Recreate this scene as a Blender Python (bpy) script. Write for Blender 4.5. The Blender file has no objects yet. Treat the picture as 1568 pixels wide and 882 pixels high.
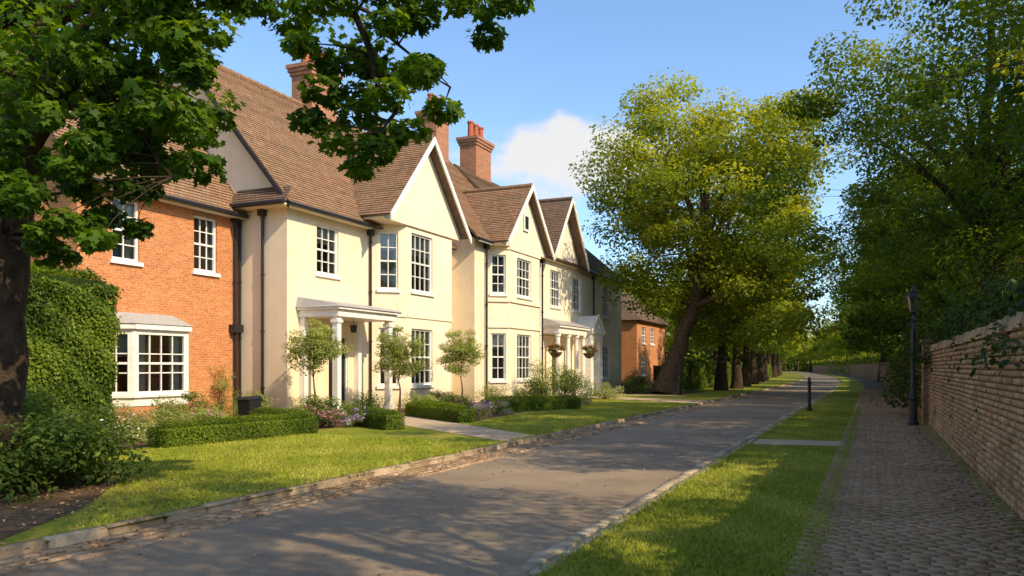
import bpy, math, random
import numpy as np
from mathutils import Vector
random.seed(7)
RG=np.random.default_rng(7)
scene=bpy.context.scene
def link(o): scene.collection.objects.link(o); return o
def empty(name,loc=(0,0,0)):
    o=bpy.data.objects.new(name,None); o.location=loc; o.empty_display_size=.3; return link(o)
def curve(y):
    return -0.0004*max(0,y-50)**2
# ---------------------------------------------------------------- materials
def mat_new(name,rough=.8,spec=.3):
    m=bpy.data.materials.new(name); m.use_nodes=True
    nt=m.node_tree; b=nt.nodes['Principled BSDF']
    b.inputs['Roughness'].default_value=rough; b.inputs['Specular IOR Level'].default_value=spec
    return m,nt,b
def N(nt,t,**kw):
    n=nt.nodes.new(t)
    for k,v in kw.items():
        if k in n.inputs: n.inputs[k].default_value=v
        else: setattr(n,k,v)
    return n
def ramp(nt,fac,stops):
    r=nt.nodes.new('ShaderNodeValToRGB'); cr=r.color_ramp
    while len(cr.elements)<len(stops): cr.elements.new(.5)
    for e,(p,c) in zip(cr.elements,stops):
        e.position=p; e.color=(c[0],c[1],c[2],1)
    nt.links.new(fac,r.inputs[0]); return r.outputs[0]
def mixc(nt,a,b,f,mode='MIX'):
    m=nt.nodes.new('ShaderNodeMix'); m.data_type='RGBA'; m.blend_type=mode
    for sock,val in ((m.inputs[0],f),(m.inputs[6],a),(m.inputs[7],b)):
        if isinstance(val,bpy.types.NodeSocket): nt.links.new(val,sock)
        elif isinstance(val,(int,float)): sock.default_value=val
        else: sock.default_value=(val[0],val[1],val[2],1)
    return m.outputs[2]
def noise(nt,coord,scale,detail=4,rough=.55):
    n=N(nt,'ShaderNodeTexNoise'); n.inputs['Scale'].default_value=scale; n.inputs['Detail'].default_value=detail; n.inputs['Roughness'].default_value=rough
    if coord is not None: nt.links.new(coord,n.inputs['Vector'])
    return n.outputs[0]
def bump(nt,b,h,strength=.3,dist=.02):
    n=N(nt,'ShaderNodeBump'); n.inputs['Strength'].default_value=strength; n.inputs['Distance'].default_value=dist
    nt.links.new(h,n.inputs['Height']); nt.links.new(n.outputs[0],b.inputs['Normal'])
def pos(nt): return N(nt,'ShaderNodeNewGeometry').outputs['Position']
def uvn(nt): return N(nt,'ShaderNodeTexCoord').outputs['UV']
def noisy(name,c1,c2,scale,rough=.85,bscale=None,bstr=.3,bdist=.02,c3=None,big=.3):
    m,nt,b=mat_new(name,rough,.15); p=pos(nt)
    f=noise(nt,p,scale,6,.6)
    col=ramp(nt,f,[(.3,c1),(.7,c2)])
    if c3:
        g=noise(nt,p,big,3)
        gg=ramp(nt,g,[(.45,(0,0,0)),(.65,(1,1,1))])
        col=mixc(nt,col,c3,gg)
    nt.links.new(col,b.inputs['Base Color'])
    if bscale: bump(nt,b,noise(nt,p,bscale,5,.6),bstr,bdist)
    return m
def plain(name,c,rough=.5,spec=.4,metal=0):
    m,nt,b=mat_new(name,rough,spec); p=pos(nt)
    f=noise(nt,p,6,4)
    nt.links.new(ramp(nt,f,[(.3,[x*.88 for x in c]),(.7,[min(1,x*1.05) for x in c])]),b.inputs['Base Color'])
    b.inputs['Metallic'].default_value=metal
    return m
def brickmat(name,c1,c2,mortar,w=.225,h=.075,ms=.008,bstr=.5,weather=(.12,.09,.07),rough=.9,wamt=.5):
    m,nt,b=mat_new(name,rough,.15); uv=uvn(nt)
    t=N(nt,'ShaderNodeTexBrick'); t.inputs['Scale'].default_value=1
    t.inputs['Brick Width'].default_value=w; t.inputs['Row Height'].default_value=h; t.inputs['Mortar Size'].default_value=ms
    t.inputs['Mortar Smooth'].default_value=.2; t.inputs['Bias'].default_value=0
    t.inputs['Color1'].default_value=(*c1,1); t.inputs['Color2'].default_value=(*c2,1); t.inputs['Mortar'].default_value=(*mortar,1)
    nt.links.new(uv,t.inputs['Vector'])
    p=pos(nt)
    f=noise(nt,p,1.3,6,.65)
    g=ramp(nt,f,[(.42,(0,0,0)),(.75,(wamt,wamt,wamt))])
    col=mixc(nt,t.outputs['Color'],weather,g)
    f2=noise(nt,p,14,3)
    col=mixc(nt,col,ramp(nt,f2,[(.3,(.72,.72,.72)),(.7,(1.2,1.2,1.2))]),.8,'MULTIPLY')
    nt.links.new(col,b.inputs['Base Color'])
    inv=N(nt,'ShaderNodeMath',operation='MULTIPLY_ADD'); inv.inputs[1].default_value=-1; inv.inputs[2].default_value=1
    nt.links.new(t.outputs['Fac'],inv.inputs[0])
    add=N(nt,'ShaderNodeMath',operation='ADD'); nt.links.new(inv.outputs[0],add.inputs[0])
    mu=N(nt,'ShaderNodeMath',operation='MULTIPLY'); mu.inputs[1].default_value=.5; nt.links.new(noise(nt,p,40,3),mu.inputs[0])
    nt.links.new(mu.outputs[0],add.inputs[1])
    bump(nt,b,add.outputs[0],bstr,.012)
    return m
def islandmat(name,cols,rough=.85,nscale=25,big=.85):
    m,nt,b=mat_new(name,rough,.15)
    r=N(nt,'ShaderNodeNewGeometry').outputs['Random Per Island']
    col=ramp(nt,r,[(i/(len(cols)-1),c) for i,c in enumerate(cols)])
    p=pos(nt)
    col=mixc(nt,col,ramp(nt,noise(nt,p,nscale,5,.7),[(.3,(.65,.65,.65)),(.7,(1.2,1.2,1.2))]),.8,'MULTIPLY')
    col=mixc(nt,col,ramp(nt,noise(nt,p,.9,3),[(.35,(.66,.65,.58)),(.65,(1.1,1.08,1.05))]),big,'MULTIPLY')
    nt.links.new(col,b.inputs['Base Color'])
    bump(nt,b,noise(nt,p,nscale*1.5,4),.5,.01)
    return m
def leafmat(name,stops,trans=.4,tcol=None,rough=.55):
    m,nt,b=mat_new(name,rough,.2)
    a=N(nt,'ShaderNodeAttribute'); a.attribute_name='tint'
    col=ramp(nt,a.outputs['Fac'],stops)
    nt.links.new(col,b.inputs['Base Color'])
    if trans>0:
        tr=N(nt,'ShaderNodeBsdfTranslucent')
        nt.links.new(mixc(nt,col,tcol or (2.2,1.9,.45),1.0,'MULTIPLY'),tr.inputs['Color'])
        mx=N(nt,'ShaderNodeMixShader'); mx.inputs[0].default_value=trans
        nt.links.new(b.outputs[0],mx.inputs[1]); nt.links.new(tr.outputs[0],mx.inputs[2])
        nt.links.new(mx.outputs[0],nt.nodes['Material Output'].inputs['Surface'])
    return m
M={}
def stucco(name,c):
    m,nt,b=mat_new(name,.9,.15); p=pos(nt)
    f=noise(nt,p,.9,6,.65)
    col=ramp(nt,f,[(.3,[x*.91 for x in c]),(.6,c)])
    mp=N(nt,'ShaderNodeMapping'); mp.inputs['Scale'].default_value=(3,3,.25); nt.links.new(p,mp.inputs[0])
    st=noise(nt,mp.outputs[0],.9,5,.7)
    col=mixc(nt,col,ramp(nt,st,[(.3,(.86,.82,.76)),(.5,(1,1,1))]),.55,'MULTIPLY')
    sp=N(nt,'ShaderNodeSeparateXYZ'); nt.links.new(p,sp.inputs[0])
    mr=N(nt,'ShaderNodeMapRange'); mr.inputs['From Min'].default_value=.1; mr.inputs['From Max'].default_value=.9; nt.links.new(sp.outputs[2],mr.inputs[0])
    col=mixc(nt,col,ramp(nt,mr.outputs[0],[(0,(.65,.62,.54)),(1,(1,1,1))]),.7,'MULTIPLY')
    nt.links.new(col,b.inputs['Base Color']); bump(nt,b,noise(nt,p,60,4),.25,.006)
    return m
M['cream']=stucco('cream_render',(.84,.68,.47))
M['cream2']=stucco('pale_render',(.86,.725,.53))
M['plinth']=plain('black_plinth',(.03,.03,.03),.6)
M['white']=plain('white_paint',(.86,.80,.72),.45)
M['brick']=brickmat('red_brick',(.64,.23,.075),(.48,.15,.048),(.50,.33,.2),weather=(.60,.30,.14))
M['brickc']=brickmat('chimney_brick',(.48,.19,.09),(.36,.13,.06),(.36,.27,.2),weather=(.25,.15,.1))
M['brickd']=brickmat('old_brick',(.46,.22,.11),(.34,.15,.075),(.34,.27,.18))
M['tile']=brickmat('clay_roof_tile',(.38,.22,.125),(.27,.145,.08),(.08,.05,.035),w=.17,h=.13,ms=.007,weather=(.20,.15,.09),wamt=.75)
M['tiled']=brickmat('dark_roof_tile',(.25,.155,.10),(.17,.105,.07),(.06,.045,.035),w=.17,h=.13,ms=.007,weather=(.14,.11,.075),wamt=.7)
M['black']=plain('black_iron',(.018,.018,.02),.4,.5)
M['lead']=plain('lead_sheet',(.40,.38,.35),.5,.5)
M['pot']=plain('terracotta',(.42,.11,.05),.8)
M['door']=plain('black_door_paint',(.02,.02,.025),.25,.5)
M['curtain']=plain('curtain_cloth',(.7,.66,.58),.9)
M['bark']=noisy('bark',(.055,.034,.02),(.15,.10,.06),6,.95,18,.9,.05)
M['barkl']=noisy('bark_dark',(.03,.02,.012),(.085,.057,.036),6,.95,18,.9,.05)
M['soil']=noisy('soil',(.07,.045,.025),(.17,.105,.06),6,.95,25,.8,.03)
M['grassg']=noisy('ground_grass',(.06,.10,.015),(.10,.15,.02),3,.95,60,.8,.03)
M['lawn']=noisy('lawn_turf',(.14,.17,.012),(.29,.30,.025),7,.95,90,.8,.02,c3=(.33,.29,.045),big=.5)
M['gravel']=noisy('pale_paving',(.42,.30,.18),(.58,.43,.28),14,.95,60,.5,.01)
M['mortar']=noisy('path_bed',(.13,.09,.055),(.22,.155,.10),10,.95,40,.5,.01)
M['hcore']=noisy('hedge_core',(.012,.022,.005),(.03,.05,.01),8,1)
m=bpy.data.materials.new('window_glass'); m.use_nodes=True; nt=m.node_tree; nt.nodes.remove(nt.nodes['Principled BSDF'])
g=N(nt,'ShaderNodeBsdfGlossy'); g.inputs['Roughness'].default_value=.03; g.inputs['Color'].default_value=(.9,.95,1,1)
t=N(nt,'ShaderNodeBsdfTransparent'); t.inputs['Color'].default_value=(.7,.73,.71,1)
fr=N(nt,'ShaderNodeFresnel'); fr.inputs[0].default_value=1.65
mx=N(nt,'ShaderNodeMixShader'); nt.links.new(fr.outputs[0],mx.inputs[0]); nt.links.new(t.outputs[0],mx.inputs[1]); nt.links.new(g.outputs[0],mx.inputs[2])
bp=N(nt,'ShaderNodeBump'); bp.inputs['Strength'].default_value=.15; bp.inputs['Distance'].default_value=.01; nt.links.new(noise(nt,pos(nt),2.5,2),bp.inputs['Height']); nt.links.new(bp.outputs[0],g.inputs['Normal'])
nt.links.new(mx.outputs[0],nt.nodes['Material Output'].inputs['Surface']); M['glass']=m
m,nt,b=mat_new('asphalt',.9,.2); p=pos(nt)
col=ramp(nt,noise(nt,p,55,6,.7),[(.3,(.20,.148,.098)),(.7,(.40,.305,.21))])
col=mixc(nt,col,ramp(nt,noise(nt,p,.55,5,.6),[(.35,(.75,.73,.71)),(.65,(1.15,1.12,1.08))]),.9,'MULTIPLY')
vo=N(nt,'ShaderNodeTexVoronoi'); vo.feature='DISTANCE_TO_EDGE'; vo.inputs['Scale'].default_value=.45
nzc=N(nt,'ShaderNodeTexNoise'); nzc.inputs['Scale'].default_value=2.5; nt.links.new(p,nzc.inputs['Vector'])
va=N(nt,'ShaderNodeVectorMath',operation='MULTIPLY_ADD'); va.inputs[1].default_value=(.5,.5,0); nt.links.new(nzc.outputs['Color'],va.inputs[0]); nt.links.new(p,va.inputs[2]); nt.links.new(va.outputs[0],vo.inputs['Vector'])
col=mixc(nt,col,ramp(nt,vo.outputs['Distance'],[(0,(.5,.48,.45)),(.008,(1,1,1))]),.5,'MULTIPLY')
nt.links.new(col,b.inputs['Base Color']); bump(nt,b,noise(nt,p,110,4,.7),.6,.01); M['asphalt']=m
M['kerb']=islandmat('kerb_stone',[(.40,.29,.18),(.52,.39,.26),(.33,.235,.145),(.48,.37,.26)])
M['sett']=islandmat('gutter_setts',[(.42,.25,.14),(.54,.36,.22),(.32,.20,.12),(.56,.42,.28)])
M['settp']=islandmat('pale_setts',[(.44,.35,.24),(.56,.46,.33),(.36,.28,.19),(.60,.51,.38)])
M['path']=islandmat('path_setts',[(.42,.26,.145),(.48,.305,.175),(.38,.235,.13),(.50,.33,.195),(.44,.27,.15)],big=.6)
M['wallst']=islandmat('wall_stone',[(.50,.27,.13),(.62,.39,.20),(.38,.21,.105),(.68,.46,.26),(.54,.29,.145)])
M['maple']=leafmat('maple_leaves',[(0,(.03,.075,.007)),(.5,(.085,.165,.013)),(1,(.20,.28,.02))],.5)
M['lime']=leafmat('sunny_tree_leaves',[(0,(.085,.13,.012)),(.5,(.21,.255,.02)),(1,(.42,.41,.03))],.45)
M['dark']=leafmat('shade_tree_leaves',[(0,(.035,.07,.009)),(.5,(.09,.145,.014)),(1,(.24,.28,.022))],.5)
M['ivy']=leafmat('ivy_leaves',[(0,(.02,.045,.01)),(.5,(.05,.09,.016)),(1,(.12,.165,.025))],.3)
M['yel']=leafmat('sunlit_yellow_leaves',[(0,(.18,.22,.015)),(1,(.50,.44,.03))],.55)  # sunlight on the near branch is put into this brighter leaf colour
M['shrub']=leafmat('shrub_leaves',[(0,(.04,.075,.012)),(.5,(.10,.155,.022)),(1,(.20,.26,.04))],.35)
M['olive']=leafmat('olive_leaves',[(0,(.15,.19,.05)),(1,(.40,.45,.15))],.4)
M['hedge']=leafmat('hedge_leaves',[(0,(.05,.09,.01)),(.5,(.12,.18,.015)),(1,(.26,.32,.03))],.35)
M['blade']=leafmat('grass_blades',[(0,(.14,.18,.012)),(.6,(.29,.32,.025)),(1,(.50,.47,.08))],0)
M['dead']=leafmat('fallen_leaf_litter',[(0,(.2,.10,.04)),(1,(.5,.32,.14))],0)
for k,c in dict(pink=(.75,.2,.38),purple=(.42,.26,.66),whitef=(.85,.82,.8),red=(.8,.08,.12)).items():
    M[k]=leafmat(k+'_petals',[(0,[x*.7 for x in c]),(1,c)],.3,(1,1,1))
# ---------------------------------------------------------------- mesh builder
Z=Vector((0,0,1))
class MB:
    def __init__(s): s.v=[]; s.f=[]; s.uv={}
    def poly(s,pts,uv=None):
        i=len(s.v); s.v.extend([tuple(p) for p in pts]); s.f.append(tuple(range(i,i+len(pts))))
        if uv: s.uv[len(s.f)-1]=uv
    def hexa(s,P):
        for q in ((0,3,2,1),(4,5,6,7),(0,1,5,4),(1,2,6,5),(2,3,7,6),(3,0,4,7)): s.poly([P[a] for a in q])
    def box(s,x0,x1,y0,y1,z0,z1):
        s.hexa([Vector(p) for p in ((x0,y0,z0),(x1,y0,z0),(x1,y1,z0),(x0,y1,z0),(x0,y0,z1),(x1,y0,z1),(x1,y1,z1),(x0,y1,z1))])
    def fbox(s,F,s0,s1,z0,z1,n0,n1):
        P=[F(a,z,n) for z in (z0,z1) for a,n in ((s0,n1),(s1,n1),(s1,n0),(s0,n0))]
        s.hexa(P)
    def tube(s,p0,p1,r0,r1=None,n=8,cap=True):
        if r1 is None: r1=r0
        p0=Vector(p0); p1=Vector(p1); d=(p1-p0).normalized()
        a=d.cross(Vector((1,0,0)) if abs(d.x)<.8 else Vector((0,1,0))).normalized(); b=d.cross(a)
        i=len(s.v)
        for p,r in ((p0,r0),(p1,r1)):
            for k in range(n):
                t=2*math.pi*k/n; s.v.append(tuple(p+(a*math.cos(t)+b*math.sin(t))*r))
        for k in range(n):
            k2=(k+1)%n; s.f.append((i+k,i+k2,i+n+k2,i+n+k))
        if cap: s.f.append(tuple(i+n+k for k in range(n))); s.f.append(tuple(i+k for k in reversed(range(n))))
    def path(s,pts,rs,n=7):
        pts=[Vector(p) for p in pts]; base=len(s.v)
        for j,p in enumerate(pts):
            d=(pts[min(j+1,len(pts)-1)]-pts[max(j-1,0)]).normalized()
            a=d.cross(Vector((1,.1,0))).normalized(); b=d.cross(a)
            for k in range(n):
                t=2*math.pi*k/n; s.v.append(tuple(p+(a*math.cos(t)+b*math.sin(t))*rs[j]))
        for j in range(len(pts)-1):
            for k in range(n):
                k2=(k+1)%n; o=base+j*n
                s.f.append((o+k,o+k2,o+n+k2,o+n+k))
    def lathe(s,c,prof,n=12):
        base=len(s.v)
        for r,z in prof:
            for k in range(n):
                t=2*math.pi*k/n; s.v.append((c[0]+r*math.cos(t),c[1]+r*math.sin(t),c[2]+z))
        for j in range(len(prof)-1):
            for k in range(n):
                k2=(k+1)%n; o=base+j*n; s.f.append((o+k,o+k2,o+n+k2,o+n+k))
    def obj(s,name,mat,parent=None,smooth=False,uvs=True):
        me=bpy.data.meshes.new(name); me.from_pydata(s.v,[],s.f); me.materials.append(mat)
        if uvs:
            ul=me.uv_layers.new(name='UVMap'); me.update(); data=np.zeros((len(me.loops),2))
            for p in me.polygons:
                e=s.uv.get(p.index)
                if e:
                    for li,u in zip(p.loop_indices,e): data[li]=u
                else:
                    n=p.normal
                    if abs(n.z)>.97: t=Vector((1,0,0)); b=Vector((0,1,0))
                    else: t=Z.cross(n).normalized(); b=n.cross(t)
                    for li in p.loop_indices:
                        c=me.vertices[me.loops[li].vertex_index].co; data[li]=(c.dot(t),c.dot(b))
            ul.data.foreach_set('uv',data.ravel())
        if smooth: me.polygons.foreach_set('use_smooth',[True]*len(me.polygons))
        me.update()
        o=bpy.data.objects.new(name,me); link(o)
        if parent: o.parent=parent
        return o
def fastmesh(name,V,m,mat,tint=None,parent=None):
    n=V.shape[0]; me=bpy.data.meshes.new(name)
    me.vertices.add(n*m); me.vertices.foreach_set('co',V.reshape(-1).astype(np.float32))
    me.loops.add(n*m); me.loops.foreach_set('vertex_index',np.arange(n*m,dtype=np.int32))
    me.polygons.add(n); me.polygons.foreach_set('loop_start',np.arange(0,n*m,m,dtype=np.int32))
    me.materials.append(mat)
    if tint is not None:
        a=me.attributes.new('tint','FLOAT','FACE'); a.data.foreach_set('value',np.clip(tint,0,1).astype(np.float32))
    me.update(calc_edges=True)
    o=bpy.data.objects.new(name,me); link(o)
    if parent: o.parent=parent
    return o
def unit(a): return a/np.maximum(np.linalg.norm(a,axis=1,keepdims=True),1e-6)
RH=np.array([(-.5,0,0),(0,-.3,.08),(.5,0,-.05),(0,.3,.08)])
OV=np.array([(-.5,0,0),(-.2,-.25,.05),(.25,-.22,.03),(.55,0,-.08),(.25,.22,.03),(-.2,.25,.05)])
_a=[(0,.62),(18,.36),(48,.55),(72,.3),(108,.45),(145,.22),(180,.12)]
MP=[(r*math.cos(math.radians(a)),r*math.sin(math.radians(a)),-.25*r*r) for a,r in _a]+[(r*math.cos(math.radians(-a)),r*math.sin(math.radians(-a)),-.25*r*r) for a,r in reversed(_a[1:-1])]
MP=np.array(MP)
def leaves(name,C,Nr,S,tint,mat,shape=RH,parent=None,rg=RG):
    Nr=unit(Nr); t=unit(np.cross(Nr,rg.normal(size=C.shape))); b=np.cross(Nr,t)
    S=np.asarray(S).reshape(-1,1,1)
    V=C[:,None,:]+S*(shape[None,:,0:1]*t[:,None,:]+shape[None,:,1:2]*b[:,None,:]+shape[None,:,2:3]*Nr[:,None,:])
    return fastmesh(name,V,len(shape),mat,tint,parent)
def clump_leaves(rg,P,cr,nleaf,leaf,droop=.25,tb=None):
    n=len(P); k=nleaf
    d=unit(rg.normal(size=(n*k,3))); r=(.35+.65*rg.random((n*k,1))**.5)
    rr=np.repeat(cr,k)[:,None]
    off=d*r*rr*np.array([1,1,.62])
    C=np.repeat(P,k,axis=0)+off
    Nn=d*.6+np.array([0,0,.7])+rg.normal(size=C.shape)*.45
    base=tb if tb is not None else rg.random(n)*.6+.1
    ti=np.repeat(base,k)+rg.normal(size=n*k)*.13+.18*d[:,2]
    S=leaf*(.65+.6*rg.random(n*k))
    return C,Nn,S,ti
def build_tree(name,loc,trunk,tr,cc,crr,ncl,nleaf,leaf,clr,lm,bm,seed,shape=RH,shell=.45,extra=None,zmin=None,rotz=0,nl=9,droopy=0,guides=()):
    rg=np.random.default_rng(seed)
    root=empty(name,loc); root.rotation_euler=(0,0,rotz)
    cc=np.array(cc,float); crr=np.array(crr,float)
    if ncl:
        d=unit(rg.normal(size=(ncl,3))); lob=unit(rg.normal(size=(11,3)))
        f=.74+.36*np.max(d@lob.T,axis=1)**6
        rad=shell+(1-shell)*rg.random(ncl)**.7
        P=cc+d*(rad*f)[:,None]*crr
        P[:,2]-=droopy*(np.hypot(P[:,0]-cc[0],P[:,1]-cc[1])/crr[0])**2
        if zmin is not None: P=P[P[:,2]>zmin]
        cr=clr*(.6+.8*rg.random(len(P)))
    else: P=np.zeros((0,3)); cr=np.zeros(0)
    if extra is not None:
        E=np.array(extra); P=np.vstack([P,E[:,:3]]); cr=np.concatenate([cr,E[:,3]])
    C,Nn,S,ti=clump_leaves(rg,P,cr,nleaf,leaf)
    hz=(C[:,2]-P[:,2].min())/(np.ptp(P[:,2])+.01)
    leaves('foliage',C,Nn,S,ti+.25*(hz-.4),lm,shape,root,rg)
    mb=MB(); tp=[Vector(p) for p in trunk]
    k=len(tp); rs=[tr*(1.45 if i==0 else 1)*(1-.8*i/(k-1)) for i in range(k)]
    pts=[];rr=[]
    for i in range(k-1):
        for s in range(4):
            a=s/4; q=tp[i].lerp(tp[i+1],a)+Vector((rg.normal()*.03*tr*3,rg.normal()*.03*tr*3,0))
            pts.append(q); rr.append(rs[i]*(1-a)+rs[i+1]*a)
    pts.append(tp[-1]); rr.append(rs[-1]); mb.path(pts,rr,12)
    samples=[(p,r) for p,r in zip(pts,rr) if p.z>.35*tp[-1].z]
    nt_=len(samples)
    for gpts,gr in guides:
        gp=[Vector(p) for p in gpts]; L=[]
        for a,b in zip(gp,gp[1:]):
            for s in range(5): L.append(a.lerp(b,s/5)+Vector([rg.normal()*.03 for _ in range(3)]))
        L.append(gp[-1]); R=[gr*(1-.85*i/(len(L)-1)) for i in range(len(L))]; mb.path(L,R,8); samples+=list(zip(L[2:],R[2:]))
    idx=rg.permutation(len(P))[:nl]
    for i in idx:
        e=Vector(cc).lerp(Vector(P[i]),.72)
        st=min(samples[:nt_],key=lambda q:abs(q[0].z-(tp[1].z+.5*(e.z-tp[1].z))))
        a=st[0]; mid=a.lerp(e,.5)+Vector((rg.normal()*.06,rg.normal()*.06,.10))*(e-a).length
        L=[a.lerp(mid,t).lerp(mid.lerp(e,t),t) for t in np.linspace(0,1,8)]
        R=[st[1]*.55*(1-.88*t) for t in np.linspace(0,1,8)]
        mb.path(L,R,7); samples+=list(zip(L[2:],R[2:]))
    SP=np.array([tuple(q[0]) for q in samples])
    for i in range(len(P)):
        dd=np.linalg.norm(SP-P[i],axis=1)+.6*np.maximum(0,SP[:,2]-P[i,2]); j=int(np.argmin(dd)); a=Vector(SP[j]); e=Vector(P[i])
        if (e-a).length<.05: continue
        mid=a.lerp(e,.5)+Vector((rg.normal()*.08,rg.normal()*.08,.08+rg.normal()*.05))*(e-a).length
        L=[a.lerp(mid,t).lerp(mid.lerp(e,t),t) for t in (0,.25,.5,.75,1)]
        r0=max(.012,min(samples[j][1]*.5,tr*.1)); mb.path(L,[r0*(1-.8*t) for t in (0,.25,.5,.75,1)],5)
    mb.obj('trunk_and_limbs',bm,root,True,False)
    return root
def inst(name,src,loc,rotz,sc,parent=None):
    if parent is None:
        r=empty(name,loc)
    else:
        r=bpy.data.objects.new(name,None); link(r); r.location=loc; r.parent=parent
    r.rotation_euler=(0,0,rotz); r.scale=sc if hasattr(sc,'__len__') else (sc,sc,sc)
    for c in src.children:
        o=bpy.data.objects.new(c.name.split('.')[0],c.data); link(o); o.parent=r
    return r
def blocks(name,C,H,ax,sign,inset,mat,parent=None):
    a,b=[i for i in range(3) if i!=ax]; n=len(C)
    V=np.zeros((n,8,3)); k=0
    for lvl in (0,1):
        for sa,sb in ((-1,-1),(1,-1),(1,1),(-1,1)):
            ins=inset*lvl
            V[:,k,a]=C[:,a]+sa*(H[:,a]-ins)+(RG.normal(size=n)*inset*.3 if lvl else 0)
            V[:,k,b]=C[:,b]+sb*(H[:,b]-ins)+(RG.normal(size=n)*inset*.3 if lvl else 0)
            V[:,k,ax]=C[:,ax]+sign*H[:,ax]*(1 if lvl else -1); k+=1
    F=[(4,5,6,7),(0,1,5,4),(1,2,6,5),(2,3,7,6),(3,0,4,7)]
    faces=(np.array(F)[None]+np.arange(n)[:,None,None]*8).reshape(-1,4)
    me=bpy.data.meshes.new(name); me.vertices.add(n*8); me.vertices.foreach_set('co',V.reshape(-1))
    me.loops.add(faces.size); me.loops.foreach_set('vertex_index',faces.reshape(-1).astype(np.int32))
    me.polygons.add(len(faces)); me.polygons.foreach_set('loop_start',np.arange(0,faces.size,4,dtype=np.int32))
    me.materials.append(mat); me.update(calc_edges=True); me.validate()
    o=bpy.data.objects.new(name,me); link(o)
    if parent: o.parent=parent
    return o
# ---------------------------------------------------------------- ground, road
def strip(name,x0,x1,y0,y1,z,mat,step=3,parent=None):
    mb=MB(); n=max(1,int((y1-y0)/step)); ys=[y0+(y1-y0)*i/n for i in range(n+1)]
    for a,b in zip(ys,ys[1:]):
        mb.poly([(x0+curve(a),a,z),(x1+curve(a),a,z),(x1+curve(b),b,z),(x0+curve(b),b,z)])
    return mb.obj(name,mat,parent)
mb=MB(); mb.poly([(-600,-300,-.03),(600,-300,-.03),(600,900,-.03),(-600,900,-.03)]); mb.obj('ground',M['grassg'])
strip('road',-6.6,-2.3,-30,330,0,M['asphalt'])
strip('lawn',-60,-6.6,-30,330,.075,M['lawn'])
strip('grass_verge',-2.25,-.45,-30,330,.05,M['lawn'])
strip('footpath',-.45,1.6,-30,330,.05,M['mortar'])
def rowblocks(x0,x1,y0,y1,ln,rows,ztop,zbot,gap,jx=.006):
    C=[];H=[]; w=(x1-x0)/rows
    for r in range(rows):
        y=y0+random.random()*ln
        while y<y1:
            l=ln*random.uniform(.75,1.25)
            C.append((x0+w*(r+.5)+curve(y)+random.gauss(0,jx),y+l/2,(ztop+zbot)/2+random.gauss(0,.004))); H.append((w/2-gap,l/2-gap,(ztop-zbot)/2)); y+=l
    return np.array(C),np.array(H)
C,H=rowblocks(-6.74,-6.57,-6,150,.62,1,.095,-.05,.009,.01); blocks('kerb',C,H,2,1,.022,M['kerb'])
C,H=rowblocks(-6.55,-5.98,-6,90,.20,4,.018,-.05,.008); blocks('gutter_setts',C,H,2,1,.010,M['sett'])
C,H=rowblocks(-2.60,-2.26,-6,90,.24,2,.024,-.05,.010,.012); blocks('road_edge_setts',C,H,2,1,.014,M['settp'])
C=[];H=[]
y=-2;row=0
while y<60:
    w=.098; x=-.50-(.1 if row%2 else 0)+random.uniform(-.02,.02); row+=1
    while x<1.42:
        l=random.uniform(.19,.21); C.append((x+l/2,y+w/2,.038+random.gauss(0,.001))); H.append((l/2-.005,w/2-.005,.028)); x+=l
    y+=w
blocks('path_setts',np.array(C),np.array(H),2,1,.005,M['path'])
mb=MB(); z=.083
def q(a,b,c,d,z=z): mb.poly([(*a,z),(*b,z),(*c,z),(*d,z)])
q((-11,18.2),(-6.76,15.1),(-6.76,16.7),(-10.6,19.9)); q((-15.2,21.6),(-11,18.2),(-10.6,19.9),(-15.2,23.4))
q((-14.4,39.3),(-6.76,34.6),(-6.76,37.3),(-14.4,41.3)); q((-14.2,43.2),(-9,42),(-9,43.4),(-14.2,44.8))
mb.obj('garden_path',M['gravel'])
mb=MB(); mb.poly([(-2.2,16.9,.056),(-.5,17.2,.056),(-.5,18.3,.056),(-2.2,18.2,.056)]); mb.obj('verge_crossing',M['gravel'])
mb=MB()
for pl in ([(-16.9,9.5),(-12.6,10.8),(-12.3,15.4),(-12.4,18.5),(-16.9,21)],[(-16.9,23.5),(-11.6,20.9),(-10.2,20.4),(-11,27),(-12.2,38),(-15.4,38.8)],[(-15,46),(-9.5,45),(-9.5,52),(-15,52)]):
    mb.poly([(*p,.079) for p in pl])
mb.poly([(-14,2,.0792),(-6.8,1,.0792),(-6.82,4.4,.0792),(-7.8,6.2,.0792),(-9.2,7.9,.0792),(-14,9.2,.0792)])
mb.obj('flower_bed_soil',M['soil'])
def blades(name,areas,mat,hmin,hmax,w):
    Ps=[]
    for x0,x1,y0,y1,n,z,test in areas:
        P=np.c_[RG.uniform(x0,x1,n),RG.uniform(y0,y1,n),np.full(n,z)]
        if test is not None: P=P[test(P)]
        Ps.append(P)
    P=np.vstack(Ps); n=len(P); h=RG.uniform(hmin,hmax,n); a=RG.uniform(0,2*math.pi,n); ln=RG.normal(size=(n,2))*.6*h[:,None]
    dx=np.c_[np.cos(a),np.sin(a),np.zeros(n)]*w*RG.uniform(.6,1.3,(n,1))
    top=P+np.c_[ln,h]
    V=np.stack([P-dx,P+dx,top],axis=1)
    patch=.5+.3*np.sin(P[:,0]*1.9+np.sin(P[:,1]*1.3))*np.sin(P[:,1]*1.1+1)+.15*np.sin(P[:,0]*5+P[:,1]*3.3)
    return fastmesh(name,V,3,mat,patch*.7+RG.random(n)*.45,None)
def tA(P):
    front=P[:,1]>6.2-(P[:,0]+7.6)*1.05+RG.normal(size=len(P))*.15
    path=(P[:,1]-(16.7-(P[:,0]+6.79)*.76)>-1.9)
    return (front|(P[:,1]>8.6))&~path
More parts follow.
